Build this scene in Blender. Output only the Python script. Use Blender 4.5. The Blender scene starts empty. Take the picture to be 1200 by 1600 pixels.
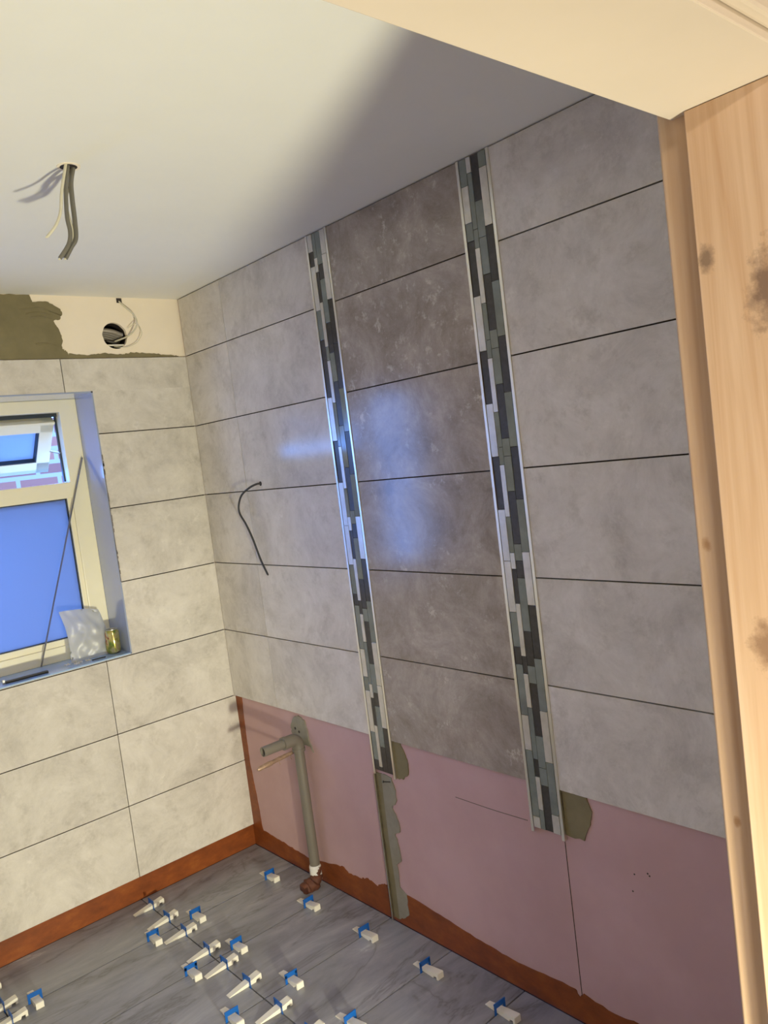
import bpy, bmesh, math, random
from mathutils import Vector, Matrix, noise
S = bpy.context.scene
C = S.collection
R = math.radians
PI = math.pi

# ------------------------------------------------------------------ camera
cam_d = bpy.data.cameras.new('camera'); cam = bpy.data.objects.new('camera', cam_d); C.objects.link(cam)
yaw, pitch, roll = .7102, -.0757, -.1248
fw = Vector((math.cos(pitch)*math.sin(yaw), math.cos(pitch)*math.cos(yaw), math.sin(pitch)))
r0 = Vector((math.cos(yaw), -math.sin(yaw), 0)); u0 = r0.cross(fw)
rt = r0*math.cos(roll) + u0*math.sin(roll); up = -r0*math.sin(roll) + u0*math.cos(roll)
cam.matrix_world = Matrix(((rt.x, up.x, -fw.x, -1.7040), (rt.y, up.y, -fw.y, -3.1642), (rt.z, up.z, -fw.z, 1.7008), (0, 0, 0, 1)))
cam_d.sensor_fit = 'HORIZONTAL'; cam_d.sensor_width = 36; cam_d.lens = 36*1244.6/1200; cam_d.clip_start = .02
S.camera = cam

# ------------------------------------------------------------------ exposure, world, lights
S.view_settings.view_transform = 'Standard'; S.view_settings.look = 'None'
S.view_settings.exposure = 0.0; S.view_settings.gamma = 1; S.view_settings.use_curve_mapping = False
S.cycles.use_denoising = True
S.cycles.max_bounces = 12; S.cycles.diffuse_bounces = 6; S.cycles.sample_clamp_indirect = 4
SKY = (.13, .33, 1.0); SKY_STRENGTH = 15.5
LAMP_POS = (-1.115, -3.45, .42); LAMP_W = 285; LAMP_COL = (1, .96, .68); LAMP_R = .07
HALL_W = 104; HALL_COL = (1, .92, .76)
world = bpy.data.worlds.new('sky'); S.world = world; world.use_nodes = True
bg = world.node_tree.nodes['Background']; bg.inputs[0].default_value = (*SKY, 1); bg.inputs[1].default_value = SKY_STRENGTH

def light(name, kind, loc, watts, col, **kw):
    d = bpy.data.lights.new(name, kind); d.energy = watts; d.color = col
    for k, v in kw.items(): setattr(d, k, v)
    o = bpy.data.objects.new(name, d); o.location = loc; C.objects.link(o); return o
wl = light('work_light', 'SPOT', LAMP_POS, LAMP_W, LAMP_COL, shadow_soft_size=LAMP_R, spot_size=R(160), spot_blend=1.0)
wl.rotation_euler = Vector((.02, 1, .18)).to_track_quat('-Z', 'Y').to_euler()      # floodlight on the hall floor, tilted up into the room
h = light('hall_ambient_fill', 'AREA', (-2.0, -4.6, 2.36), HALL_W, HALL_COL, shape='DISK', size=.5)  # added ambient fill for the hall, not a known ceiling lamp

# ------------------------------------------------------------------ materials
MATS = {}
class N:
    def __init__(s, name):
        s.m = bpy.data.materials.new(name); s.m.use_nodes = True; s.t = s.m.node_tree
        s.b = s.t.nodes['Principled BSDF']; MATS[name] = s.m
        s.co = s.t.nodes.new('ShaderNodeTexCoord').outputs['Object']
    def n(s, t, **kw):
        nd = s.t.nodes.new(t)
        for k, v in kw.items():
            if k.startswith('i_'): nd.inputs[int(k[2:]) if k[2:].isdigit() else k[2:].replace('_', ' ')].default_value = v
            else: setattr(nd, k, v)
        return nd
    def l(s, a, b): s.t.links.new(a, b)
    def mapped(s, scale, vec=None):
        m = s.n('ShaderNodeMapping'); m.inputs['Scale'].default_value = scale; s.l(vec or s.co, m.inputs[0]); return m.outputs[0]
    def noise(s, scale, vec=None, detail=4, rough=.6, dist=0):
        n = s.n('ShaderNodeTexNoise'); n.inputs['Scale'].default_value = scale; n.inputs['Detail'].default_value = detail
        n.inputs['Roughness'].default_value = rough; n.inputs['Distortion'].default_value = dist
        s.l(vec or s.co, n.inputs['Vector']); return n.outputs['Fac']
    def ramp(s, fac, stops):
        r = s.n('ShaderNodeValToRGB'); e = r.color_ramp.elements
        while len(e) < len(stops): e.new(.5)
        for k, (p, c) in enumerate(stops): e[k].position = p; e[k].color = (*c, 1) if len(c) == 3 else c
        s.l(fac, r.inputs[0]); return r.outputs[0]
    def math(s, op, a, b=0.5):
        n = s.n('ShaderNodeMath', operation=op)
        for k, v in enumerate((a, b)):
            if isinstance(v, (int, float)): n.inputs[k].default_value = v
            else: s.l(v, n.inputs[k])
        return n.outputs[0]
    def mix(s, f, a, b, mode='MIX'):
        n = s.n('ShaderNodeMix', data_type='RGBA', blend_type=mode)
        for k, v in ((0, f), (6, a), (7, b)):
            if isinstance(v, (int, float)): n.inputs[k].default_value = v
            elif isinstance(v, tuple): n.inputs[k].default_value = (*v, 1)
            else: s.l(v, n.inputs[k])
        return n.outputs[2]
    def col(s, c):
        if isinstance(c, tuple): s.b.inputs['Base Color'].default_value = (*c, 1)
        else: s.l(c, s.b.inputs['Base Color'])
        return s
    def rough(s, v):
        if isinstance(v, (int, float)): s.b.inputs['Roughness'].default_value = v
        else: s.l(v, s.b.inputs['Roughness'])
        return s
    def metal(s, v): s.b.inputs['Metallic'].default_value = v; return s
    def bump(s, h, st=.2, d=.002):
        n = s.n('ShaderNodeBump'); n.inputs['Strength'].default_value = st; n.inputs['Distance'].default_value = d
        s.l(h, n.inputs['Height']); s.l(n.outputs[0], s.b.inputs['Normal']); return s

def plain(name, c, r=.5, metal=0, var=.12, sc=8, bump=0):
    m = N(name); f = m.noise(sc)
    m.col(m.ramp(f, [(.3, tuple(x*(1-var) for x in c)), (.7, tuple(min(1, x*(1+var)) for x in c))])).rough(r).metal(metal)
    if bump: m.bump(m.noise(sc*8), bump)
    return m.m

def tile_mat(name, lo, mid, hi, fleck, rgh):
    m = N(name)
    g = m.n('ShaderNodeNewGeometry').outputs['Random Per Island']
    off = m.n('ShaderNodeCombineXYZ'); 
    for k, s_ in enumerate((13.1, 7.7, 5.3)): m.l(m.math('MULTIPLY', g, s_), off.inputs[k])
    v = m.n('ShaderNodeVectorMath', operation='ADD'); m.l(m.co, v.inputs[0]); m.l(off.outputs[0], v.inputs[1]); v = v.outputs[0]
    base = m.ramp(m.noise(4.2, v, 10, .78, .4), [(.34, lo), (.5, mid), (.66, hi)])
    m.b.inputs['Specular IOR Level'].default_value = .38
    spots = m.ramp(m.noise(30, v, 6, .75), [(.54, (0, 0, 0)), (.66, (1, 1, 1))])
    patch = m.ramp(m.noise(7, v, 3, .6, .5), [(.45, (0, 0, 0)), (.62, (1, 1, 1))])
    k = m.math('MULTIPLY', m.math('MULTIPLY', spots, patch), .75)
    c = m.mix(k, base, fleck)
    dsp = m.ramp(m.noise(15, v, 6, .72), [(.52, (1, 1, 1)), (.70, (.80, .79, .78))])
    c = m.mix(1.0, c, dsp, 'MULTIPLY')
    tone = m.math('ADD', m.math('MULTIPLY', g, .08), .96)
    cc = m.n('ShaderNodeCombineXYZ'); [m.l(tone, cc.inputs[i]) for i in range(3)]
    m.col(m.mix(1.0, c, cc.outputs[0], 'MULTIPLY'))
    m.rough(m.math('ADD', m.math('MULTIPLY', m.noise(5, v, 3), .12), rgh))
    m.bump(m.noise(4, v, 3), .05, .004)
    return m.m
tile_mat('pale_stone_tile', (.50, .465, .435), (.62, .58, .545), (.71, .67, .635), (.78, .74, .70), .10)
tile_mat('dark_stone_tile', (.24, .20, .175), (.355, .305, .27), (.48, .425, .38), (.70, .64, .59), .12)
plain('white_ceiling_paint', (.78, .765, .74), .9, var=.01)
plain('cream_paint', (.60, .52, .445), .75, var=.02, bump=.05)
plain('cream_board', (.88, .78, .66), .85, var=.03, sc=5)
plain('adhesive', (.20, .17, .095), .85, var=.15, sc=10, bump=.4)
plain('grey_adhesive', (.27, .25, .20), .85, var=.15, sc=14, bump=.4)
plain('dark_gap', (.022, .014, .010), .9)
plain('substrate', (.12, .10, .085), .9)

m = N('pink_plasterboard'); m.col(m.mix(m.ramp(m.noise(2.5, None, 6, .6), [(.4, (0, 0, 0)), (.65, (1, 1, 1))]), (.49, .315, .32), (.55, .365, .375))).rough(.8)
m = N('tanking_paint'); m.col(m.ramp(m.noise(9, m.mapped((1, 1, 2)), 6, .7), [(.3, (.15, .034, .006)), (.55, (.235, .057, .009)), (.75, (.32, .095, .016))])).rough(.45).bump(m.noise(40), .3)

m = N('slate_floor_tile')
g = m.n('ShaderNodeNewGeometry').outputs['Random Per Island']
off = m.n('ShaderNodeCombineXYZ'); m.l(m.math('MULTIPLY', g, 9.7), off.inputs[0]); m.l(m.math('MULTIPLY', g, 5.1), off.inputs[1])
v = m.n('ShaderNodeVectorMath', operation='ADD'); m.l(m.co, v.inputs[0]); m.l(off.outputs[0], v.inputs[1])
rot = m.n('ShaderNodeMapping'); rot.inputs['Rotation'].default_value = (0, 0, R(9)); rot.inputs['Scale'].default_value = (.9, 3.2, 1); m.l(v.outputs[0], rot.inputs[0])
f1 = m.noise(2.2, rot.outputs[0], 10, .66, .5)
base = m.ramp(f1, [(.28, (.165, .165, .185)), (.45, (.24, .24, .268)), (.58, (.30, .302, .335)), (.75, (.42, .42, .455))])
ridge = m.math('ABSOLUTE', m.math('SUBTRACT', m.noise(.9, rot.outputs[0], 6, .6, .7), .5))
vein = m.ramp(ridge, [(.0, (.62, .60, .59)), (.008, (.86, .85, .85)), (.03, (1, 1, 1))])
m.col(m.mix(.8, base, vein, 'MULTIPLY')).rough(m.math('ADD', m.math('MULTIPLY', f1, .2), .14)).bump(f1, .15, .003)

def pine(name, knots, tint=1.0):
    m = N(name)
    sep = m.n('ShaderNodeSeparateXYZ'); m.l(m.co, sep.inputs[0])
    grain = m.noise(14, m.mapped((1.0, 2.2, .10)), 5, .6, .8)
    base = m.ramp(grain, [(.3, (.56*tint, .36*tint, .225*tint)), (.5, (.64*tint, .45*tint, .31*tint)), (.7, (.70*tint, .51*tint, .37*tint))])
    fine = m.ramp(m.noise(60, m.mapped((1, 2, .08)), 3, .6), [(.4, (.92, .89, .85)), (.6, (1, 1, 1))])
    c = m.mix(.8, base, fine, 'MULTIPLY')
    wob = m.noise(60, None, 4, .7)
    for (ky, kz, kr, kc) in knots:
        dy = m.math('SUBTRACT', sep.outputs[1], ky); dz = m.math('MULTIPLY', m.math('SUBTRACT', sep.outputs[2], kz), .6)
        d = m.math('SQRT', m.math('ADD', m.math('MULTIPLY', dy, dy), m.math('MULTIPLY', dz, dz)))
        d = m.math('ADD', d, m.math('MULTIPLY', m.math('SUBTRACT', wob, .5), kr*1.6))
        f = m.ramp(m.math('DIVIDE', d, kr), [(.3, (1, 1, 1)), (.65, (.55, .55, .55)), (1.0, (0, 0, 0))])
        c = m.mix(f, c, kc)
    m.col(c).rough(.6).bump(grain, .1, .001)
    return m.m
pine('pine_board', [(-2.751, 1.862, .011, (.24, .16, .11)), (-2.816, 1.815, .030, (.22, .14, .10)), (-2.778, 1.44, .020, (.30, .18, .11))])
pine('pine_stud', [(-2.715, 1.55, .006, (.35, .2, .1)), (-2.72, 1.22, .005, (.35, .2, .1))], .82)

plain('upvc', (.84, .79, .62), .3, var=.02)
plain('reveal_lining', (.32, .37, .54), .14, var=.04, sc=4)  # bluish base colour stands in for missing sky light on the reveal
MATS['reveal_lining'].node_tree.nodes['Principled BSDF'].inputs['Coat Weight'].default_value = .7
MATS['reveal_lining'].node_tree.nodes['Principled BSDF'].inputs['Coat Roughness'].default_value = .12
plain('sill_sky_tint', (.34, .48, .74), .15, var=.04, sc=4)  # blue daylight falling on the sill, put into its base colour
plain('chipped_trim', (.16, .14, .14), .4, var=.6, sc=25)
plain('gasket', (.02, .03, .045), .5)
plain('dark_rubber', (.02, .02, .022), .5)
plain('zinc', (.45, .45, .46), .35, metal=.9)
plain('aluminium', (.80, .79, .76), .30, metal=1, var=.05, sc=3)
plain('grey_rod', (.22, .21, .21), .4, metal=.4)
plain('white_plastic', (.78, .74, .66), .4, var=.03)
plain('blue_plastic', (.004, .10, .42), .35, var=.1)
plain('pipe_plastic', (.185, .165, .14), .42, var=.05)
plain('copper', (.42, .28, .20), .4, metal=.35, var=.35, sc=40)
plain('white_tape', (.78, .76, .74), .6)
plain('rust', (.11, .035, .018), .7, var=.4, sc=40, bump=.5)
plain('cable_grey', (.16, .15, .13), .45, var=.1)
plain('cable_white', (.62, .58, .47), .45)
plain('black_cable', (.035, .035, .04), .4)
plain('foil', (.42, .38, .34), .4, metal=.5)
plain('duct_dark', (.03, .022, .02), .7)
plain('mosaic_metal', (.62, .60, .57), .32, metal=.55, var=.12, sc=22)
plain('mosaic_slate', (.045, .042, .042), .28, var=.25, sc=60)
plain('mosaic_glass', (.20, .225, .212), .10, var=.18, sc=14)
m = N('can_print'); sp = m.n('ShaderNodeSeparateXYZ'); m.l(m.co, sp.inputs[0])
f = m.noise(28, None, 3, .6, .6)
m.col(m.ramp(f, [(.3, (.05, .22, .06)), (.45, (.45, .40, .10)), (.55, (.62, .55, .3)), (.66, (.35, .06, .04)), (.8, (.1, .25, .3))])).rough(.22).metal(.75)
m = N('brick'); br = m.n('ShaderNodeTexBrick'); 
mp = m.n('ShaderNodeMapping'); mp.inputs['Rotation'].default_value = (R(90), 0, 0); m.l(m.co, mp.inputs[0]); m.l(mp.outputs[0], br.inputs['Vector'])
br.inputs['Color1'].default_value = (.30, .09, .045, 1); br.inputs['Color2'].default_value = (.20, .06, .035, 1); br.inputs['Mortar'].default_value = (.30, .22, .16, 1)
br.inputs['Scale'].default_value = 1; br.inputs['Brick Width'].default_value = .225; br.inputs['Row Height'].default_value = .075; br.inputs['Mortar Size'].default_value = .012
m.col(br.outputs[0]).rough(.85)
plain('ground', (.3, .29, .27), .9)

def frosted(name, tint, transl=.85, rg=.25, gl=.12):
    m = N(name); m.t.nodes.remove(m.b)
    tr = m.n('ShaderNodeBsdfTranslucent'); tr.inputs[0].default_value = (*tint, 1)
    g1 = m.n('ShaderNodeBsdfGlossy'); g1.inputs['Roughness'].default_value = .10
    df = m.n('ShaderNodeBsdfDiffuse'); df.inputs[0].default_value = (*tint, 1)
    a = m.n('ShaderNodeMixShader'); a.inputs[0].default_value = transl; m.l(df.outputs[0], a.inputs[1]); m.l(tr.outputs[0], a.inputs[2])
    fr = m.n('ShaderNodeFresnel'); fr.inputs[0].default_value = 1.5
    b = m.n('ShaderNodeMixShader'); m.l(fr.outputs[0], b.inputs[0]); m.l(a.outputs[0], b.inputs[1]); m.l(g1.outputs[0], b.inputs[2])
    m.l(b.outputs[0], m.t.nodes['Material Output'].inputs[0]); return m.m
frosted('frosted_glass', (.50, .53, .58))
m = N('clear_film'); m.t.nodes.remove(m.b)
tr = m.n('ShaderNodeBsdfTransparent'); tl = m.n('ShaderNodeBsdfTranslucent'); tl.inputs[0].default_value = (.85, .88, .9, 1)
df = m.n('ShaderNodeBsdfDiffuse'); df.inputs[0].default_value = (.8, .8, .8, 1); gl = m.n('ShaderNodeBsdfGlossy'); gl.inputs[1].default_value = .4
a = m.n('ShaderNodeMixShader'); m.l(tl.outputs[0], a.inputs[1]); m.l(df.outputs[0], a.inputs[2])
b = m.n('ShaderNodeMixShader'); b.inputs[0].default_value = .12; m.l(a.outputs[0], b.inputs[1]); m.l(gl.outputs[0], b.inputs[2])
c = m.n('ShaderNodeMixShader'); c.inputs[0].default_value = .75; m.l(tr.outputs[0], c.inputs[1]); m.l(b.outputs[0], c.inputs[2])
m.l(c.outputs[0], m.t.nodes['Material Output'].inputs[0])

# ------------------------------------------------------------------ builders
def tag(o, label=None, cat=None, group=None, kind=None):
    if label: o['label'] = label
    if cat: o['category'] = cat
    if group: o['group'] = group
    if kind: o['kind'] = kind
    return o
def thing(name, loc, label, cat, group=None):
    o = bpy.data.objects.new(name, None); o.location = loc; o.empty_display_size = .05; C.objects.link(o)
    return tag(o, label, cat, group)
def root_loc(o):
    v = Vector((0, 0, 0))
    while o: v += o.location; o = o.parent
    return v
def obj(name, bm, mats, parent=None, smooth=False, loc=None):
    """world-space bmesh -> one object whose origin is parent's place (or loc)"""
    me = bpy.data.meshes.new(name)
    for mm in (mats if isinstance(mats, (list, tuple)) else [mats]): me.materials.append(MATS[mm])
    base = root_loc(parent); l = Vector(loc) if loc else Vector(base)
    bmesh.ops.translate(bm, verts=bm.verts, vec=-l)
    bmesh.ops.recalc_face_normals(bm, faces=bm.faces)
    if smooth:
        for f in bm.faces: f.smooth = True
    bm.to_mesh(me); bm.free()
    o = bpy.data.objects.new(name, me); o.location = l - base if parent else l; C.objects.link(o); o.parent = parent
    if smooth:
        try: me.set_sharp_from_angle(angle=R(40))
        except Exception: pass
    return o
def NB(): return bmesh.new()
def box(bm, x0, x1, y0, y1, z0, z1, mi=0, bev=0):
    x0, x1 = sorted((x0, x1)); y0, y1 = sorted((y0, y1)); z0, z1 = sorted((z0, z1))
    vs = [bm.verts.new((x, y, z)) for x in (x0, x1) for y in (y0, y1) for z in (z0, z1)]
    fs = [bm.faces.new([vs[i] for i in q]) for q in ((0, 1, 3, 2), (4, 6, 7, 5), (0, 4, 5, 1), (2, 3, 7, 6), (0, 2, 6, 4), (1, 5, 7, 3))]
    for f in fs: f.material_index = mi
    if bev:
        es = list({e for f in fs for e in f.edges})
        r = bmesh.ops.bevel(bm, geom=es, offset=bev, segments=2, affect='EDGES', profile=.6)
        for f in r['faces']: f.material_index = mi
    return fs
def xbox(bm, mat, *a, **k):
    n0 = len(bm.verts); box(bm, *a, **k); bm.verts.ensure_lookup_table()
    for v in bm.verts[n0:]: v.co = mat @ v.co
def catmull(pts, n=8):
    P = [Vector(p) for p in pts]; P = [2*P[0]-P[1]] + P + [2*P[-1]-P[-2]]; out = []
    for i in range(1, len(P)-2):
        a, b, c, d = P[i-1:i+3]
        for k in range(n):
            t = k/n; out.append(.5*((2*b) + (c-a)*t + (2*a-5*b+4*c-d)*t*t + (3*b-a-3*c+d)*t**3))
    out.append(P[-2]); return out
def tube(bm, pts, r, seg=10, flat=1.0, mi=0, smooth_pts=True, caps=True, side=None):
    P = catmull(pts) if smooth_pts else [Vector(p) for p in pts]
    prev = None; rings = []; nrm = side or Vector((.3, .8, .5))
    for i, p in enumerate(P):
        t = (P[min(i+1, len(P)-1)] - P[max(i-1, 0)]).normalized()
        a = (nrm - t*nrm.dot(t)).normalized(); b = t.cross(a); nrm = a
        rr = r[i*(len(r)-1)//max(1, len(P)-1)] if isinstance(r, (list, tuple)) else r
        rings.append([bm.verts.new(p + a*math.cos(2*PI*k/seg)*rr + b*math.sin(2*PI*k/seg)*rr*flat) for k in range(seg)])
    for A, B in zip(rings, rings[1:]):
        for k in range(seg):
            f = bm.faces.new((A[k], A[(k+1) % seg], B[(k+1) % seg], B[k])); f.material_index = mi
    if caps:
        for q in (rings[0], rings[-1]): bm.faces.new(q).material_index = mi
    return rings
def lathe(bm, c, axis, prof, seg=28, mi=0, closed=False):
    """prof: (distance along axis, radius)"""
    ax = Vector(axis).normalized(); a = ax.orthogonal().normalized(); b = ax.cross(a); c = Vector(c); rings = []
    for d, r in prof:
        rings.append([bm.verts.new(c + ax*d + (a*math.cos(2*PI*k/seg) + b*math.sin(2*PI*k/seg))*max(r, 1e-4)) for k in range(seg)])
    for A, B in zip(rings, rings[1:]):
        for k in range(seg): bm.faces.new((A[k], A[(k+1) % seg], B[(k+1) % seg], B[k])).material_index = mi
    if not closed:
        for q in (rings[0], rings[-1]): bm.faces.new(q).material_index = mi
def prism(bm, poly, plane, v0, v1, mi=0):
    """poly of 2D points, plane 'x': (y,z) / 'y': (x,z) / 'z': (x,y), extruded v0..v1"""
    def P(p, v): return {'x': (v, p[0], p[1]), 'y': (p[0], v, p[1]), 'z': (p[0], p[1], v)}[plane]
    A = [bm.verts.new(P(p, v0)) for p in poly]; B = [bm.verts.new(P(p, v1)) for p in poly]
    n = len(poly)
    for q in (A, B[::-1]):
        f = bm.faces.new(q); f.material_index = mi
    for i in range(n): bm.faces.new((A[i], A[(i+1) % n], B[(i+1) % n], B[i])).material_index = mi
def ragged(pts, amp, n=6, seed=0, close=False):
    rnd = random.Random(seed); out = []
    L = pts + [pts[0]] if close else pts
    for a, b in zip(L, L[1:]):
        for k in range(n):
            t = k/n; j = amp if k else 0
            out.append((a[0]+(b[0]-a[0])*t + rnd.uniform(-j, j), a[1]+(b[1]-a[1])*t + rnd.uniform(-j, j)))
    if not close: out.append(L[-1])
    return out

# ------------------------------------------------------------------ the room
ZB, P = .0936, .303
ROW = [ZB + P*k for k in range(8)]
CEIL = 2.4622
OX0, OX1, OZ0, OZ1 = -1.56, -.432, 1.007, 2.083       # window opening
XL = -2.5                                             # left wall of the bathroom, outside the picture
G = .0020                                             # half a joint

# floor
bm = NB(); box(bm, XL-.1, .12, -2.90, .30, -.10, -.014); floor = tag(obj('floor', bm, 'dark_gap'), kind='structure')
bm = NB()
ys = [.006, -.305, -.612, -.930, -1.240, -1.555, -1.865, -2.175, -2.485, -2.80]; xs = [.006, -.546, -1.157, -1.768, XL]
for a, b in zip(ys, ys[1:]):
    for c, d in zip(xs, xs[1:]): box(bm, d+.0022, c-.0022, b+.0022, a-.0022, -.0138, 0, bev=.0006)
obj('floor_tiles', bm, 'slate_floor_tile', floor)
bm = NB(); box(bm, -3.4, 1.0, -6.2, -2.80, -.10, -.002); tag(obj('floor', bm, 'substrate'), kind='structure')

# ceiling
bm = NB(); box(bm, XL-.1, .12, -2.86, .30, CEIL, CEIL+.06); ceil = tag(obj('ceiling', bm, 'white_ceiling_paint'), kind='structure')
bm = NB()
lathe(bm, (-.916, -1.264, CEIL-.0015), (0, 0, 1), [(0, .020), (0, .027), (.0015, .027), (.0015, .020)], closed=True)
obj('cable_hole_rim', bm, 'cream_board', ceil)
bm = NB(); lathe(bm, (-.916, -1.264, CEIL-.0008), (0, 0, 1), [(0, .021), (.0008, .021)]); obj('cable_hole', bm, 'duct_dark', ceil)

# window wall
bm = NB()
HC, HR = (-.300, 2.306), .052
box(bm, XL, OX0, .01, .30, 0, CEIL); box(bm, OX0, OX1, .01, .30, 0, OZ0); box(bm, OX1, .12, .01, .30, 0, OZ1)
box(bm, OX0, -.40, .01, .30, OZ1, CEIL); box(bm, XL, OX0, .01, .30, OZ1, CEIL) if False else None
box(bm, -.20, .12, .01, .30, OZ1, CEIL); box(bm, -.40, -.20, .01, .30, OZ1, 2.22); box(bm, -.40, -.20, .01, .30, 2.40, CEIL)
# square with the round duct hole
def ringpts(n=48): return [(HC[0]+HR*math.cos(2*PI*k/n)*(1+.02*math.sin(5*k)), HC[1]+HR*1.03*math.sin(2*PI*k/n)) for k in range(n)]
sq = []
for (px, pz) in ringpts():
    dx, dz = px-HC[0], pz-HC[1]; s = 1e9
    for lim, d in ((-.20-HC[0], dx), (-.40-HC[0], dx), (2.40-HC[1], dz), (2.22-HC[1], dz)):
        if d*lim > 1e-9: s = min(s, lim/d)
    sq.append((HC[0]+dx*s, HC[1]+dz*s))
rp = ringpts(); n = len(rp)
vi = [bm.verts.new((p[0], .01, p[1])) for p in rp]; vo = [bm.verts.new((p[0], .01, p[1])) for p in sq]; vb = [bm.verts.new((p[0], .026, p[1])) for p in rp]
for k in range(n):
    j = (k+1) % n; bm.faces.new((vi[k], vi[j], vo[j], vo[k])); bm.faces.new((vi[k], vi[j], vb[j], vb[k]))
wall_back = tag(obj('wall_back', bm, 'cream_board'), kind='structure')
# corners of that square lie outside the radial outline: fill them
bm = NB()
for cx, cz in ((-.20, 2.22), (-.40, 2.22), (-.20, 2.40), (-.40, 2.40)):
    near = sorted(sq, key=lambda p: (p[0]-cx)**2+(p[1]-cz)**2)[:2]
    prism(bm, [near[0], (cx, cz), near[1]], 'y', .0101, .02)
obj('board_corner', bm, 'cream_board', wall_back)
def tiles_back():
    bm = NB(); cols = [0, -.541, -1.144, -1.747, XL]
    for k in range(7):
        z0, z1 = ROW[k]+G, ROW[k+1]-G
        for c, d in zip(cols, cols[1:]):
            x0, x1 = d+G*.8, c-G*.8
            if c == 0: x1 = -.0006 if k > 1 else .0095
            rects = [(x0, x1, z0, z1)]; out = []
            for (a, b, e, f) in rects:
                if b <= OX0 or a >= OX1 or f <= OZ0 or e >= OZ1: out.append((a, b, e, f)); continue
                if e < OZ0: out.append((a, b, e, OZ0)); e = OZ0
                if f > OZ1: out.append((a, b, OZ1, f)); f = OZ1
                if b > OX1: out.append((OX1, b, e, f))
                if a < OX0: out.append((a, OX0, e, f))
            for (a, b, e, f) in out:
                if f-e > .002 and b-a > .002: box(bm, a, b, 0, .0098, e, f)
    return bm
obj('wall_tiles', tiles_back(), 'pale_stone_tile', wall_back)
bm = NB(); box(bm, XL, -.002, .0085, .0099, ZB, ROW[7]+.001); 
# joint filler stays clear of the window
bm.free(); bm = NB()
for (a, b, e, f) in ((XL, OX0, ZB, ROW[7]), (OX1, -.001, ZB, ROW[7]), (OX0, OX1, ZB, OZ0-.002), (OX0, OX1, OZ1+.002, ROW[7])): box(bm, a, b, .0080, .0097, e, f)
obj('joint_bed', bm, 'dark_gap', wall_back)
top = ragged([(-.757, 2.461), (-.617, 2.461), (-.61, 2.434), (-.549, 2.436), (-.511, 2.412), (-.502, 2.392), (-.512, 2.372), (-.540, 2.362), (-.524, 2.33), (-.517, 2.292), (-.523, 2.255), (-.505, 2.242), (-.495, 2.2165)], .0025, 6, 3)
bm = NB(); prism(bm, [(-1.6, 2.2165), (-1.6, 2.461)] + top, 'y', .0075, .0098)
lo = ragged([(-.50, 2.236), (-.42, 2.228), (-.36, 2.236), (-.28, 2.229), (-.24, 2.237), (-.15, 2.231), (-.07, 2.224), (-.03, 2.219)], .0022, 8, 9)
prism(bm, lo + [(-.03, 2.2165), (-.50, 2.2165)], 'y', .0080, .0098)
for q, (z, w) in enumerate(((2.405, .05), (2.388, .07), (2.372, .04), (2.27, .02))):     # trowel ridges
    tube(bm, [(-.66+.02*q, .0080, z), (-.62, .0070, z+.004), (-.585, .0068, z+.006), (-.555+.004*q, .0082, z-.002)], .0025, 6)
obj('adhesive_patch', bm, 'adhesive', wall_back)
bm = NB(); prism(bm, [(XL, .0), (XL, .098), (-.75, .096), (-.50, .093), (-.42, .097), (-.30, .094), (.0096, .0925), (.0096, 0)], 'y', .0072, .0098)
obj('tanking_band', bm, 'tanking_paint', wall_back)

# long tiled wall
bm = NB(); box(bm, .01, .12, -2.90, .01, 0, CEIL); wall_right = tag(obj('wall_right', bm, 'pink_plasterboard'), kind='structure')
def field(name, y0, y1, cols, mat, dz=0):
    bm = NB()
    for k in range(2, 8):
        z0 = ROW[k]+G+(dz if k == 2 else 0); z1 = ROW[k+1]-G if k < 7 else CEIL-.0045
        for a, b in zip(cols, cols[1:]): box(bm, 0, .0098, b+(.0010 if b != y1 else 0), a-(.0010 if a != y0 else 0), z0, z1)
    obj(name, bm, mat, wall_right)
    bm = NB(); box(bm, .0085, .0099, y1, y0, ROW[2]+.004, CEIL); obj('joint_bed', bm, 'dark_gap', wall_right)
SA, SB, SC, SD = -.951, -1.069, -1.664, -1.782
field('wall_tiles', -.0006, SA, [-.0006, -.352, SA], 'pale_stone_tile')
field('wall_tiles', SB, SC, [SB, SC], 'dark_stone_tile')
field('wall_tiles', SD, -2.70, [SD, -2.385, -2.70], 'pale_stone_tile')
bm = NB()
edge = ragged([(-.078, .086), (-.171, .082), (-.255, .078), (-.33, .071), (-.408, .066), (-.501, .079), (-.60, .098), (-.665, .108), (-.693, .091), (-.761, .095), (-.80, .106), (-.815, .112), (-.868, .099), (-.90, .118), (-.928, .125), (-.97, .119), (-1.049, .124), (-1.176, .112), (-1.295, .1), (-1.407, .09), (-1.513, .084), (-1.638, .090), (-1.75, .093), (-1.766, .075), (-1.78, .092), (-1.878, .078), (-1.958, .086), (-2.2, .08), (-2.70, .09)], .0028, 5, 5)
side = ragged([(-.052, .698), (-.046, .62), (-.043, .516), (-.042, .397), (-.055, .29), (-.066, .195), (-.070, .11)], .0015, 5, 6)
prism(bm, [(.009, 0), (.009, .698)] + side + edge + [(-2.70, 0)], 'x', .0075, .0098)
obj('tanking_band', bm, 'tanking_paint', wall_right)
def wallpatch(pts, mat, seed, amp=.003, x0=.0065, n=4):
    bm = NB(); prism(bm, ragged(pts, amp, n, seed, True), 'x', x0, .0098); return obj('adhesive_patch', bm, mat, wall_right)
wallpatch([(-.489, .690), (-.455, .675), (-.430, .64), (-.432, .605), (-.463, .59), (-.501, .573), (-.552, .573), (-.568, .55), (-.545, .60), (-.543, .639), (-.530, .677)], 'grey_adhesive', 1, x0=.004)
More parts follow.
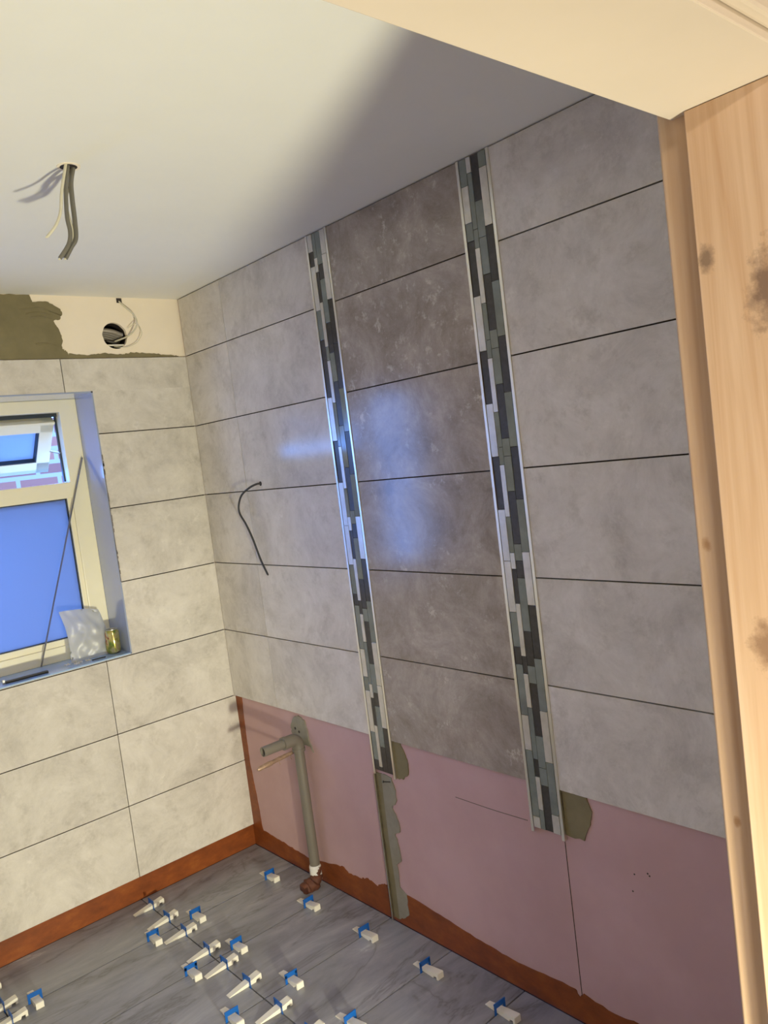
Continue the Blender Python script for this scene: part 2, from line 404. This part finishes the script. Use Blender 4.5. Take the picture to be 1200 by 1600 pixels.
wallpatch([(-1.062, .699), (-1.105, .699), (-1.125, .66), (-1.134, .63), (-1.128, .59), (-1.10, .566), (-1.062, .562)], 'adhesive', 2)
wallpatch([(-1.783, .699), (-1.865, .699), (-1.878, .66), (-1.868, .62), (-1.843, .568), (-1.783, .568)], 'adhesive', 3)
wallpatch([(-.95, .56), (-.986, .56), (-.985, .40), (-.982, .2), (-.982, .012), (-.95, .012)], 'adhesive', 4, .0012)  # adhesive beside the edging strip; darker olive paints in the shade there
wallpatch([(-.98, .56), (-1.033, .557), (-1.046, .52), (-1.048, .478), (-1.018, .441), (-1.044, .395), (-1.044, .36), (-1.016, .346), (-1.022, .318), (-1.031, .249), (-1.003, .227), (-1.004, .143), (-1.037, .125), (-1.038, .05), (-1.003, .023), (-.98, .015)], 'grey_adhesive', 5, x0=.006)
bm = NB()
for y, z in ((-.462, .632), (-.487, .622)): lathe(bm, (.0030, y, z), (1, 0, 0), [(0, .0055), (.0012, .0055)], 12)
obj('fixing_hole', bm, 'duct_dark', wall_right)
bm = NB(); box(bm, .0092, .0099, -1.7735, -1.7715, .08, .56); obj('board_joint', bm, 'dark_gap', wall_right)
bm = NB()
tube(bm, [(.0098, -1.347, .566), (.0098, -1.5, .566), (.0098, -1.643, .570)], .0011, 5); obj('pencil_line', bm, 'substrate', wall_right)
bm = NB()
for y, z in ((-1.99, .52), (-2.03, .535), (-1.98, .47), (-2.035, .53)): lathe(bm, (.0092, y, z), (1, 0, 0), [(0, .0022), (.0005, .0026)], 8)
obj('screw_hole', bm, 'duct_dark', wall_right)

# remaining walls of the bathroom and of the hall the picture is taken from
bm = NB(); box(bm, XL-.1, XL, -2.86, .30, 0, CEIL); tag(obj('wall_left', bm, 'white_ceiling_paint'), kind='structure')
DX0, DX1, DZ, DY0, DY1 = -1.70, -.852, 2.02, -2.861, -2.72
bm = NB()
box(bm, XL, DX0, DY0+.005, DY1-.005, 0, CEIL); box(bm, DX0, DX1+.03, DY0+.02, DY1-.004, DZ+.02, CEIL); box(bm, DX1+.03, .12, DY0+.005, -2.705, 0, CEIL)
tag(obj('wall_front', bm, 'cream_paint'), kind='structure')
HX0, HX1, HY = -3.3, .9, -6.1
bm = NB(); box(bm, HX0-.1, HX0, HY, DY0, 0, 2.5); tag(obj('wall_hall_left', bm, 'cream_paint'), kind='structure')
bm = NB(); box(bm, HX1, HX1+.1, HY, DY0, 0, 2.5); tag(obj('wall_hall_right', bm, 'cream_paint'), kind='structure')
bm = NB(); box(bm, HX0, HX1, HY-.1, HY, 0, 2.5); tag(obj('wall_hall_rear', bm, 'cream_paint'), kind='structure')
bm = NB(); box(bm, .12, HX1, DY0+.005, DY0+.1, 0, 2.5); box(bm, HX0, XL, DY0+.005, DY0+.1, 0, 2.5); tag(obj('wall_hall_front', bm, 'cream_paint'), kind='structure')
bm = NB(); box(bm, HX0-.1, HX1+.1, HY-.1, DY0+.1, 2.47, 2.56); tag(obj('ceiling', bm, 'white_ceiling_paint'), kind='structure')

# door frame
door = bpy.data.objects.new('door_1', None); door.location = (-.852, -2.80, 0); C.objects.link(door); tag(door, kind='structure')
bm = NB(); box(bm, DX0-.03, DX1+.035, DY0, DY1, DZ, DZ+.03, bev=.0015)
obj('head_lining', bm, 'cream_paint', door)
bm = NB(); box(bm, DX0-.06, DX1+.06, DY0-.014, DY0, DZ+.010, DZ+.075, bev=.004); box(bm, DX0-.06, DX1+.06, DY0-.020, DY0-.013, DZ+.022, DZ+.07, bev=.003)
obj('architrave', bm, 'cream_paint', door)
bm = NB(); box(bm, DX1, DX1+.032, -2.95, -2.741, 0, DZ-.0006, bev=.0012); obj('jamb_board', bm, 'pine_board', door, loc=(0, 0, 0))
bm = NB(); prism(bm, [(-.840, -2.760), (-.840, -2.7065)] + [(-.840+.004*(1-math.cos(a)), -2.7065+.004*math.sin(a)) for a in (R(22), R(45), R(68), R(90))] + [(-.78, -2.7025), (-.78, -2.760)], 'z', 0, DZ+.012)
obj('jamb_stud', bm, 'pine_stud', door, loc=(0, 0, 0))
bm = NB(); box(bm, DX0-.03, DX0, DY0, -2.72, 0, DZ); obj('jamb_board', bm, 'pine_board', door, loc=(0, 0, 0))

# ------------------------------------------------------------------ window
win = bpy.data.objects.new('window_1', None); win.location = (-1.03, .22, OZ0); C.objects.link(win); tag(win, kind='structure')
FY, FD = .18, .065
bm = NB(); L = .006
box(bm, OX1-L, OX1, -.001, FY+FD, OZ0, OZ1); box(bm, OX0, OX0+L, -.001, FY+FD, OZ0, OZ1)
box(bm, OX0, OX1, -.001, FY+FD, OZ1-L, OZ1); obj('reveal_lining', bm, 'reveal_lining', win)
bm = NB(); box(bm, OX0, OX1, -.001, FY+FD, OZ0, OZ0+L, bev=.001); obj('window_sill', bm, 'sill_sky_tint', win)
bm = NB(); rr = random.Random(8)
tube(bm, [(OX1-.0015, -.0022, OZ0+.30), (OX1-.0015, -.0022, OZ1-.32)], .0016, 6, smooth_pts=False)
for k in range(16):
    z = OZ0+.30+rr.random()*.5; box(bm, OX1-.003, OX1+.0008+rr.random()*.002, -.0032, -.0008, z, z+.008+rr.random()*.02)
obj('edge_trim', bm, 'chipped_trim', win)
fx0, fx1, fz0, fz1 = OX0+L, OX1-L, OZ0+L, OZ1-L
ix1, ix0 = -.511, -1.10        # the fixed and vented light; a second light to the left stands open
bm = NB()
box(bm, ix1, fx1, FY, FY+FD, fz0, fz1, bev=.003); box(bm, ix0-.09, ix0, FY, FY+FD, fz0, fz1, bev=.003); box(bm, fx0, fx0+.07, FY, FY+FD, fz0, fz1, bev=.003)
box(bm, fx0+.066, ix1+.004, FY, FY+FD, 2.026, fz1, bev=.003); box(bm, ix0-.004, ix1+.004, FY, FY+FD, 1.670, 1.736, bev=.003)
box(bm, fx0+.066, ix1+.004, FY, FY+FD, fz0, 1.072, bev=.003)
obj('window_frame', bm, 'upvc', win)
bm = NB()      # glazing bead of the fixed lower light
bx1 = ix1-.018; bx0 = ix0+.018
box(bm, bx1, ix1+.003, FY+.010, FY+.05, 1.07, 1.672, bev=.002); box(bm, bx0, ix0-.003, FY+.010, FY+.05, 1.07, 1.672, bev=.002)
box(bm, bx0, bx1, FY+.010, FY+.05, 1.07, 1.098, bev=.002)
obj('glazing_bead', bm, 'upvc', win)
bm = NB(); box(bm, bx1-.004, bx1, FY+.018, FY+.04, 1.098, 1.67); box(bm, bx0, bx1, FY+.018, FY+.04, 1.098, 1.101); box(bm, bx0, bx1, FY+.018, FY+.04, 1.666, 1.671); obj('gasket', bm, 'gasket', win)
bm = NB(); box(bm, bx0, bx1, FY+.026, FY+.032, 1.095, 1.672); obj('frosted_pane', bm, 'frosted_glass', win)
bm = NB(); box(bm, ix0, ix1, FY+.035, FY+.06, 2.012, 2.027); box(bm, ix1-.006, ix1, FY+.045, FY+.06, 1.74, 2.02); obj('gasket', bm, 'gasket', win)
# top-hung vent, swung outwards at the bottom
th = R(40); hinge = Vector((0, FY+FD-.012, 2.006))
M = Matrix.Translation(hinge) @ Matrix.Rotation(th, 4, 'X')
vent = bpy.data.objects.new('vent_sash', bpy.data.meshes.new('vent_sash')); 
bm = NB(); vx0, vx1, vh = ix0+.006, ix1-.012, .262
def vb(a, b, c, d, e, f, bev=.0025):
    n0 = len(bm.verts); box(bm, a, b, c, d, e, f, bev=bev); bm.verts.ensure_lookup_table()
    for v in bm.verts[n0:]: v.co = M @ v.co
vb(vx0, vx1, -.02, .04, -.055, 0); vb(vx0, vx1, -.02, .04, -vh, -vh+.055); vb(vx1-.055, vx1, -.02, .04, -vh, 0); vb(vx0, vx0+.055, -.02, .04, -vh, 0)
vb(vx0, vx1, -.028, -.019, -.012, 0, .001)
sash = obj('vent_sash', bm, 'upvc', win, loc=tuple(hinge + Vector((-1.03, 0, 0))))
bm = NB(); vb(vx0+.05, vx1-.05, .006, .012, -vh+.05, -.05, 0); obj('frosted_pane', bm, 'frosted_glass', sash)
bm = NB(); vb(vx1-.060, vx1-.054, -.017, .012, -vh+.052, -.052, 0); vb(vx0+.055, vx1-.055, -.017, .012, -vh+.054, -vh+.059, 0)
vb(vx0+.01, vx1-.01, .0395, .043, -.045, -.035, 0); obj('gasket', bm, 'gasket', sash)
# stay arm
a = Vector((ix1-.008, FY+.05, 2.0)); b_ = M @ Vector((vx1-.004, .01, -.17)); c_ = Vector((ix1-.006, FY+.045, 1.86))
bm = NB(); tube(bm, [a, a.lerp(b_, .5)+Vector((.003, 0, 0)), b_], .006, 4, .4, smooth_pts=False); tube(bm, [c_, b_], .005, 4, .4, smooth_pts=False)
obj('stay_arm', bm, 'zinc', win)

# outside
bm = NB(); box(bm, -.95, 2.4, 1.45, 1.65, -.3, 2.12); tag(obj('garden_wall', bm, 'brick'), 'red brick wall outside, seen under the tilted window vent', 'brick wall')
bm = NB(); box(bm, -6, 6, .31, 8, -.42, -.3); tag(obj('ground', bm, 'ground'), kind='structure')

# ------------------------------------------------------------------ mosaic borders
M1 = ["W2.400 D2.351 W2.203 G2.103 D1.906 W1.756 D1.611 W1.460 W1.321 G1.217 D1.176 G1.019 W0.918 G0.868 W0.717 G0.614 D",
 "G2.376 W2.328 D2.227 W2.077 G2.030 W1.886 G1.735 W1.589 G1.490 W1.442 D1.342 W1.194 D1.146 W1.046 G0.894 W0.844 D0.743 W0.591 D",
 "G2.350 D2.301 G2.154 D2.053 G1.955 D1.805 G1.661 D1.511 G1.465 D1.416 G1.271 D1.167 G1.121 D0.970 G0.865 D0.816 G0.668 D",
 "W2.378 W2.228 D2.080 D1.929 G1.782 D1.636 G1.491 W1.343 D1.195 G1.048 W0.895 W0.742 D"]
M2 = ["G2.386 W2.288 G2.239 D2.090 W1.940 D1.794 W1.646 D1.497 W1.350 W1.203 G1.102 D1.051 G0.902 W0.798 G0.599 W",
 "W2.416 G2.266 G2.216 W2.067 G1.967 G1.917 W1.769 G1.671 G1.622 W1.476 G1.374 W1.328 D1.229 W1.077 D1.026 W0.927 G0.775 D0.723 W0.624 G",
 "D2.337 G2.240 G2.141 D1.991 G1.941 G1.843 D1.694 G1.645 G1.547 D1.399 G1.352 D1.303 G1.151 D1.051 G1.000 D0.847 G0.753 G0.701 D",
 "G2.417 W2.264 D2.117 G1.969 D1.818 G1.669 D1.524 G1.377 W1.227 D1.075 G0.924 W0.775 G0.621 W"]
def mosaic(y0, cols, zend, label):
    t = thing('mosaic_border', (.01, y0-.059, zend), label, 'tile border', 'vertical mosaic borders on the tiled wall')
    W = [.0105, .0255, .017, .027, .0265]; y = y0-W[0]; rnd = random.Random(4)
    bm = NB(); box(bm, .004, .0096, y0-.109, y0-.008, zend+.002, CEIL-.003, 3)
    for w, c in zip(W[1:], cols):
        z = CEIL-.004
        for tok in c.split():
            z1 = float(tok[1:]) if len(tok) > 1 else zend+.003
            k = 'WDG'.index(tok[0]); x = (-.0018, .0002, -.0010)[k] + rnd.uniform(-.0003, .0003)
            box(bm, x, .006, y-w+.0008, y-.0004, z1+.0008, z-.0004, k, bev=.0005); z = z1
        y -= w
    obj('mosaic_sheet', bm, ['mosaic_metal', 'mosaic_slate', 'mosaic_glass', 'dark_gap'], t)
    for ya, yb, dz in ((y0, y0-.0095, 0), (y0-.1085, y0-.118, .002)):
        bm = NB(); z0, z1 = zend-.012+dz, CEIL-.003
        box(bm, -.0028, .0002, ya, yb, z0, z1, bev=.0008); yy = ya if ya == y0 else yb+.0016
        box(bm, 0, .0098, yy-.0016, yy, z0, z1); obj('metal_trim', bm, 'aluminium', t)
mosaic(SA, M1, .572, 'long mosaic strip between the pale corner tiles and the dark tiles, nearer the window')
mosaic(SC, M2, .562, 'long mosaic strip between the dark tiles and the pale tiles, nearer the door')
# bare profile below the first border
bm = NB(); box(bm, -.0035, .0098, -.9485, -.9465, .001, .555); box(bm, -.0035, -.0020, -.9525, -.9465, .001, .555)
tag(obj('tile_edging_strip', bm, 'aluminium', loc=(.005, -.948, .001)), 'thin bare metal edging strip running from the mosaic border down to the floor', 'edging strip')
# screw on the pink board
bm = NB(); lathe(bm, (.010, -1.029, .540), (-1, .5, .3), [(0, .0016), (.028, .0016), (.030, .0045), (.032, .0042)], 10)
tag(obj('screw', bm, 'dark_rubber', loc=(.010, -1.029, .540)), 'small dark screw standing out of the pink board under the mosaic strip', 'screw')

# ------------------------------------------------------------------ waste pipe, supply pipe
t = thing('waste_pipe', (-.03, -.522, 0), 'grey plastic waste pipe rising from the floor and turning out at the top', 'pipe')
bm = NB(); tube(bm, [(-.030, -.524, .085), (-.030, -.520, .575)], .0205, 24, smooth_pts=False); obj('upright_pipe', bm, 'pipe_plastic', t, True)
bm = NB(); pts = [(-.030, -.520, .565), (-.030, -.520, .585)] + [(-.030-.028*(1-math.cos(a)), -.520, .585+.028*math.sin(a)) for a in (R(20), R(40), R(60), R(80), R(90))] + [(-.095, -.520, .613)]
tube(bm, pts, .0245, 24, smooth_pts=False); lathe(bm, (-.088, -.520, .613), (-1, 0, 0), [(0, .0262), (.012, .0262)], 24)
lathe(bm, (-.030, -.520, .562), (0, 0, 1), [(0, .0262), (.012, .0262)], 24); obj('elbow', bm, 'pipe_plastic', t, True)
bm = NB(); lathe(bm, (-.09, -.520, .613), (-1, 0, 0), [(0, .0195), (.102, .0195), (.103, .0185), (.103, .0165), (.02, .0165)], 24); obj('stub_pipe', bm, 'pipe_plastic', t, True)
bm = NB(); lathe(bm, (-.115, -.520, .613), (-1, 0, 0), [(0, .0163), (.003, .0163)], 20); obj('pipe_bore', bm, 'duct_dark', t)
bm = NB(); lathe(bm, (-.031, -.524, .03), (0, 0, 1), [(0, .0235), (.02, .0232), (.056, .0225), (.060, .0215)], 24)
for k in range(5): lathe(bm, (-.031, -.524, .032+.011*k), (.05*(k % 2), .03, 1), [(0, .0238), (.007, .0240)], 24)
obj('tape_wrap', bm, 'white_tape', t, True)
bm = NB(); rings = tube(bm, [(-.026, -.530, .085), (-.030, -.528, .050), (-.046, -.525, .022), (-.078, -.520, .010), (-.100, -.516, .005)], [.018, .025, .032, .026, .010], 24)
for v in bm.verts:
    v.co += Vector((1, 1, 1))*(noise.noise(v.co*38)*.005); v.co.z = max(v.co.z, .0003); v.co.x = min(v.co.x, .004)
obj('rusty_collar', bm, 'rust', t, True)
t = thing('supply_pipe', (.01, -.475, .545), 'thin copper supply pipe poking out of the wall under the waste pipe stub', 'pipe')
bm = NB(); tube(bm, [(.012, -.474, .550), (-.06, -.475, .545), (-.17, -.476, .538)], .0082, 14, smooth_pts=False); obj('pipe_tube', bm, 'copper', t, True)
bm = NB(); lathe(bm, (-.135, -.4757, .540), (-1, 0, -.08), [(0, .0098), (.012, .0108), (.020, .0096), (.060, .0084), (.066, .005)], 16); obj('end_cap', bm, 'copper', t, True)
for x in (-.045, -.10):
    bm = NB(); tube(bm, [(x, -.475, .553), (x-.002, -.481, .545), (x-.001, -.479, .530), (x+.004, -.476, .520)], .0018, 6)
    obj('wire_tie', bm, 'copper', t, True)

# ------------------------------------------------------------------ cables
def cable(pts, r, mat, label, flat=1.0, group='cables hanging from the ceiling hole', name='electrical_cable', tip=None):
    bm = NB(); tube(bm, pts, r, 10, flat)
    t = thing(name, pts[0], label, 'cable', group); obj('sheath', bm, mat, t, True)
    a, b = Vector(pts[-1]), Vector(pts[-2]); d = (a-b).normalized(); bm = NB()
    for k in (-1, 0, 1): tube(bm, [a-d*.002+Vector((.0018*k, 0, 0)), a+d*.004+Vector((.0026*k, 0, 0))], .0011, 6, smooth_pts=False)
    obj('cut_cores', bm, tip or 'cable_white', t)
    return t
Z = CEIL-.0005
cable([(-.928, -1.280, Z), (-.948, -1.280, 2.394), (-.957, -1.279, 2.349), (-.970, -1.272, 2.318), (-.989, -1.260, 2.294)], .0050, 'cable_white', 'short pale cable curling off to the left, shortest of those hanging from the ceiling', .7)
cable([(-.920, -1.270, Z), (-.930, -1.270, 2.422), (-.936, -1.270, 2.384), (-.940, -1.270, 2.339), (-.936, -1.265, 2.307), (-.943, -1.262, 2.279), (-.966, -1.255, 2.246)], .0066, 'cable_grey', 'grey cable in the ceiling bundle whose cut end hangs furthest left', .75)
cable([(-.904, -1.260, Z), (-.914, -1.260, 2.426), (-.917, -1.260, 2.389), (-.918, -1.258, 2.336), (-.921, -1.255, 2.296), (-.934, -1.252, 2.275), (-.950, -1.248, 2.249)], .0074, 'cable_grey', 'thick grey cable bowing to the right in the ceiling bundle', .75)
cable([(-.912, -1.252, Z), (-.912, -1.250, 2.435), (-.926, -1.250, 2.397), (-.931, -1.252, 2.361), (-.926, -1.252, 2.323), (-.924, -1.250, 2.292)], .0062, 'cable_white', 'pale flat cable running down the middle of the ceiling bundle', .7)
t = cable([(.004, -.459, 1.634), (-.012, -.447, 1.634), (-.028, -.415, 1.622), (-.040, -.372, 1.597), (-.045, -.348, 1.560), (-.046, -.347, 1.524), (-.040, -.372, 1.480), (-.034, -.396, 1.425), (-.030, -.412, 1.375), (-.028, -.432, 1.325), (-.026, -.462, 1.273)],
          .0042, 'black_cable', 'dark cable looping out of a small hole in the pale tiled wall', group=None, tip='black_cable')
bm = NB(); lathe(bm, (.0002, -.459, 1.634), (-1, 0, 0), [(0, .009), (.0012, .009)], 16); obj('cable_hole', bm, 'duct_dark', wall_right)
cable([(-.262, .012, 2.448), (-.250, -.012, 2.420), (-.226, -.03, 2.386), (-.217, -.034, 2.352), (-.228, -.020, 2.322), (-.250, .01, 2.302), (-.285, .05, 2.290)], .0034, 'cable_white', 'pale cable dropping from the ceiling edge into the round vent hole, the thicker of two', group=None)
cable([(-.246, .0, 2.335), (-.214, -.020, 2.352), (-.196, -.020, 2.320), (-.200, -.014, 2.297), (-.222, -.004, 2.272), (-.262, .002, 2.258), (-.30, .018, 2.262)], .0015, 'cable_white', 'very thin pale wire looping around the right side of the vent hole', group=None)
bm = NB(); box(bm, -.272, -.250, .0085, .0099, 2.440, 2.459); obj('cable_notch', bm, 'duct_dark', wall_back)
# duct in the round hole
t = thing('vent_duct', (HC[0], .03, HC[1]), 'round vent hole with a bent foil duct inside, above the window', 'vent')
bm = NB(); lathe(bm, (HC[0], .026, HC[1]), (0, 1, 0), [(0, HR+.002), (.20, HR+.002), (.20, .001)], 32, closed=True); obj('duct_tube', bm, 'duct_dark', t, True)
bm = NB(); 
for k in range(5): tube(bm, [(HC[0]-.045+.002*k, .045+.012*k, HC[1]+.028-.004*k), (HC[0], .04+.012*k, HC[1]+.022-.006*k), (HC[0]+.045, .045+.012*k, HC[1]+.008-.006*k)], .011, 8)
obj('foil_liner', bm, 'foil', t, True)
bm = NB(); tube(bm, [(HC[0]-.036, .020, HC[1]-.037), (HC[0]+.036, .018, HC[1]-.037)], .0035, 8, smooth_pts=False); obj('plastic_lip', bm, 'white_plastic', t)

# ------------------------------------------------------------------ things on the sill
SZ = OZ0+L
bm = NB(); tube(bm, [(-.742, .165, SZ+.003), (-.450, .168, 1.830)], .0085, 6, .35, smooth_pts=False)
tag(obj('trim_rod', bm, 'grey_rod', loc=(-.742, .165, SZ)), 'long thin grey rod leaning from the sill against the window frame', 'rod')
t = thing('drink_can', (-.474, .075, SZ), 'small crumpled metal can with green and gold print on the sill', 'can')
bm = NB(); lathe(bm, (-.474, .075, SZ), (0, 0, 1), [(0, .018), (.002, .024), (.010, .0285), (.088, .0285), (.098, .024)], 32)
for v in bm.verts:
    d = noise.noise(Vector((v.co.x*40, v.co.y*40, v.co.z*22)))*.006; c = Vector((-.474, .075, v.co.z)); v.co += (v.co-c).normalized()*d
obj('can_body', bm, 'can_print', t, True)
bm = NB(); lathe(bm, (-.474, .075, SZ+.0975), (0, 0, 1), [(0, .0245), (.003, .0245), (.003, .022), (.0005, .021)], 32); obj('can_lid', bm, 'zinc', t, True)
# plastic bag: crumpled pouch leaning in the corner
bm = NB(); nx, nz = 26, 26
def bagp(u, v, s):
    x = -.650+.160*u + .012*math.sin(v*3); z = SZ+.001+.205*v*(1-.12*u*u)
    bulge = math.sin(PI*u)**.6*math.sin(PI*min(1, v*1.02))**.6*.024*s if 0 < u < 1 and 0 < v < .98 else 0
    y = .085 + .062*v - bulge + .016*noise.noise(Vector((u*5, v*5, s*3)))*min(1, 6*u*(1-u)+.3)*(1 if 0 < v else .2)
    return (x, y, z)
for s in (1, -1):
    g = [[bm.verts.new(bagp(i/nx, j/nz, s)) for i in range(nx+1)] for j in range(nz+1)]
    for j in range(nz):
        for i in range(nx): bm.faces.new((g[j][i], g[j][i+1], g[j+1][i+1], g[j+1][i]))
bmesh.ops.remove_doubles(bm, verts=bm.verts, dist=.0008)
tag(obj('plastic_bag', bm, 'clear_film', smooth=True, loc=(-.57, .10, SZ)), 'milky clear plastic bag propped on the sill beside the can', 'plastic bag')
# loose cross spacers
sp = [(-.668, .078, .9, 'leftmost'), (-.640, .050, 1.1, 'nearest the front edge'), (-.622, .062, .6, 'middle'), (-.632, .088, 1.5, 'rearmost'), (-.592, .058, 2.4, 'rightmost')]
first = None
for (x, y, a, w) in sp:
    if first is None:
        bm = NB(); box(bm, x-.011, x+.011, y-.0013, y+.0013, SZ, SZ+.005); box(bm, x-.0013, x+.0013, y-.011, y+.011, SZ, SZ+.005)
        o = first = obj('tile_spacer', bm, 'white_plastic', loc=(x, y, SZ))
    else:
        o = first.copy(); C.objects.link(o); o.location = (x, y, SZ)
    o.rotation_euler.z = a; tag(o, 'small white plastic cross spacer on the sill, ' + w + ' of the loose ones', 'tile spacer', 'loose cross spacers on the sill')
bm = NB(); xb = Matrix.Translation((-.835, .040, SZ)) @ Matrix.Rotation(R(-1), 4, 'Z')
xbox(bm, xb, -.078, .078, -.008, .008, 0, .009, bev=.0015)
t = thing('dark_bar', (-.835, .040, SZ), 'dark flat bar lying near the front edge of the sill', 'bar'); obj('bar_body', bm, 'dark_rubber', t)
bm = NB(); xbox(bm, xb, -.088, -.0785, -.005, .005, 0, .016, bev=.001); obj('bar_end', bm, 'zinc', t)
bm = NB(); tube(bm, [(-.585, .034, SZ+.003), (-.555, .030, SZ+.004), (-.53, .031, SZ+.003)], .0032, 6, .6)
tag(obj('tile_shard', bm, 'dark_rubber', loc=(-.56, .03, SZ)), 'tiny dark sliver lying on the sill in front of the plastic bag', 'offcut')

# ------------------------------------------------------------------ levelling clips and wedges on the floor
def clip_meshes():
    """clip spans a joint running along local X; the wedge runs along local Y, thick end at -Y"""
    bs = NB(); h = .033
    for q in (-1, 1): box(bs, q*.0235, q*.0150, -.0011, .0011, -.006, h, bev=.0004)
    box(bs, -.0235, .0235, -.0011, .0011, .0175, h, bev=.0004); box(bs, -.0235, .0235, -.0018, .0018, h-.004, h+.001, bev=.0005)
    bw = NB(); w = .0130
    prof = [(.078, .0004), (.078, .0028), (.0, .0150), (-.012, .0166), (-.042, .0215), (-.046, .0205), (-.046, .0006), (-.038, .0006), (-.038, .0085), (-.026, .0085), (-.023, .0004)]
    A = [bw.verts.new((-w*(1-.25*max(0, y/.082)), y, z)) for y, z in prof]; B = [bw.verts.new((w*(1-.25*max(0, y/.082)), y, z)) for y, z in prof]
    bw.faces.new(A); bw.faces.new(B[::-1]); k = len(prof)
    for i in range(k): bw.faces.new((A[i], A[(i+1) % k], B[(i+1) % k], B[i]))
    out = []
    for nme, b, mt in (('clip_strap', bs, 'blue_plastic'), ('wedge', bw, 'white_plastic')):
        bmesh.ops.recalc_face_normals(b, faces=b.faces); me = bpy.data.meshes.new(nme); me.materials.append(MATS[mt]); b.to_mesh(me); b.free()
        out.append((nme, me))
    return out
CM = clip_meshes(); GR = 'blue tile levelling clips with white wedges'
X1, X2 = -.546, -1.157; Y = [-.305, -.612, -.930, -1.240, -1.555]
b = 'blue levelling clip and white wedge '
CL = [  # x, y, turn, wedge play, label
 (-.118, Y[0], 0, 0, b + 'nearest the room corner, beside the waste pipe foot'),
 (-.462, Y[0], 0, 0, b + 'on the rear joint, right of the crossing'),
 (-.638, Y[0], 0, 0, b + 'on the rear joint, left of the crossing'),
 (-1.066, Y[0], 0, 0, b + 'standing alone near the left edge of the floor'),
 (-.138, Y[1], 0, 0, b + 'by the wall, just before the pipe foot'),
 (-.460, Y[1], 0, 0, b + 'on the second joint, right of the wedge row'),
 (-.640, Y[1], 0, 0, b + 'on the second joint, left of the wedge row'),
 (-.122, Y[2], 0, .01, b + 'beside the foot of the bare metal strip'),
 (-.438, Y[2], 0, 0, b + 'on the third joint, right of the wedge row'),
 (-.664, Y[2], 0, 0, b + 'on the third joint, left of the wedge row'),
 (-.117, Y[3], 0, .014, b + 'near the pink wall, second nearest the door'),
 (-.434, Y[3], 0, 0, b + 'cut by the bottom edge, on the fourth joint'),
 (-.110, Y[4], 0, .016, b + 'nearest the door, rightmost of all'),
 (X1, -.092, -1, 0, b + 'in the long row, nearest the brown band'),
 (X1, -.232, -1, 0, b + 'in the long row, second from the window wall'),
 (X1, -.375, -1, 0, b + 'in the long row, third from the window wall'),
 (X1, -.552, -1, 0, b + 'in the long row, fourth from the window wall'),
 (X1, -.676, -1, 0, b + 'in the long row, fifth from the window wall'),
 (X1, -.825, -1, 0, b + 'in the long row, sixth from the window wall'),
 (X1, -1.015, -1, 0, b + 'in the long row, last whole one'),
 (X1, -1.185, -1, 0, b + 'in the long row, nearly cut off below'),
 (X2, -.255, -1, 0, b + 'at the left edge, just behind the corner crossing'),
 (X2, -.350, -1, 0, b + 'in the bottom left corner of the floor'),
 (X2-.012, -.120, -1, 0, b + 'at the left edge, only its wedge end showing'),
]
rnd = random.Random(12); src = None
for (x, y, turn, play, lab) in CL:
    if src is None:
        src = bpy.data.objects.new('levelling_clip', None); src.empty_display_size = .05; C.objects.link(src); parts = []
        for nme, me in CM:
            o = bpy.data.objects.new(nme, me); C.objects.link(o); o.parent = src; parts.append(o)
        root, ps = src, parts
    else:
        root = src.copy(); C.objects.link(root); ps = []
        for p in parts:
            o = p.copy(); C.objects.link(o); o.parent = root; ps.append(o)
    root.location = (x, y, 0); root.rotation_euler.z = (R(90) if turn else 0) + R(rnd.uniform(-3, 3)); ps[1].location.y = rnd.uniform(-.004, .004) - play - (0 if turn else .012)
    tag(root, lab, 'tile clip', GR)
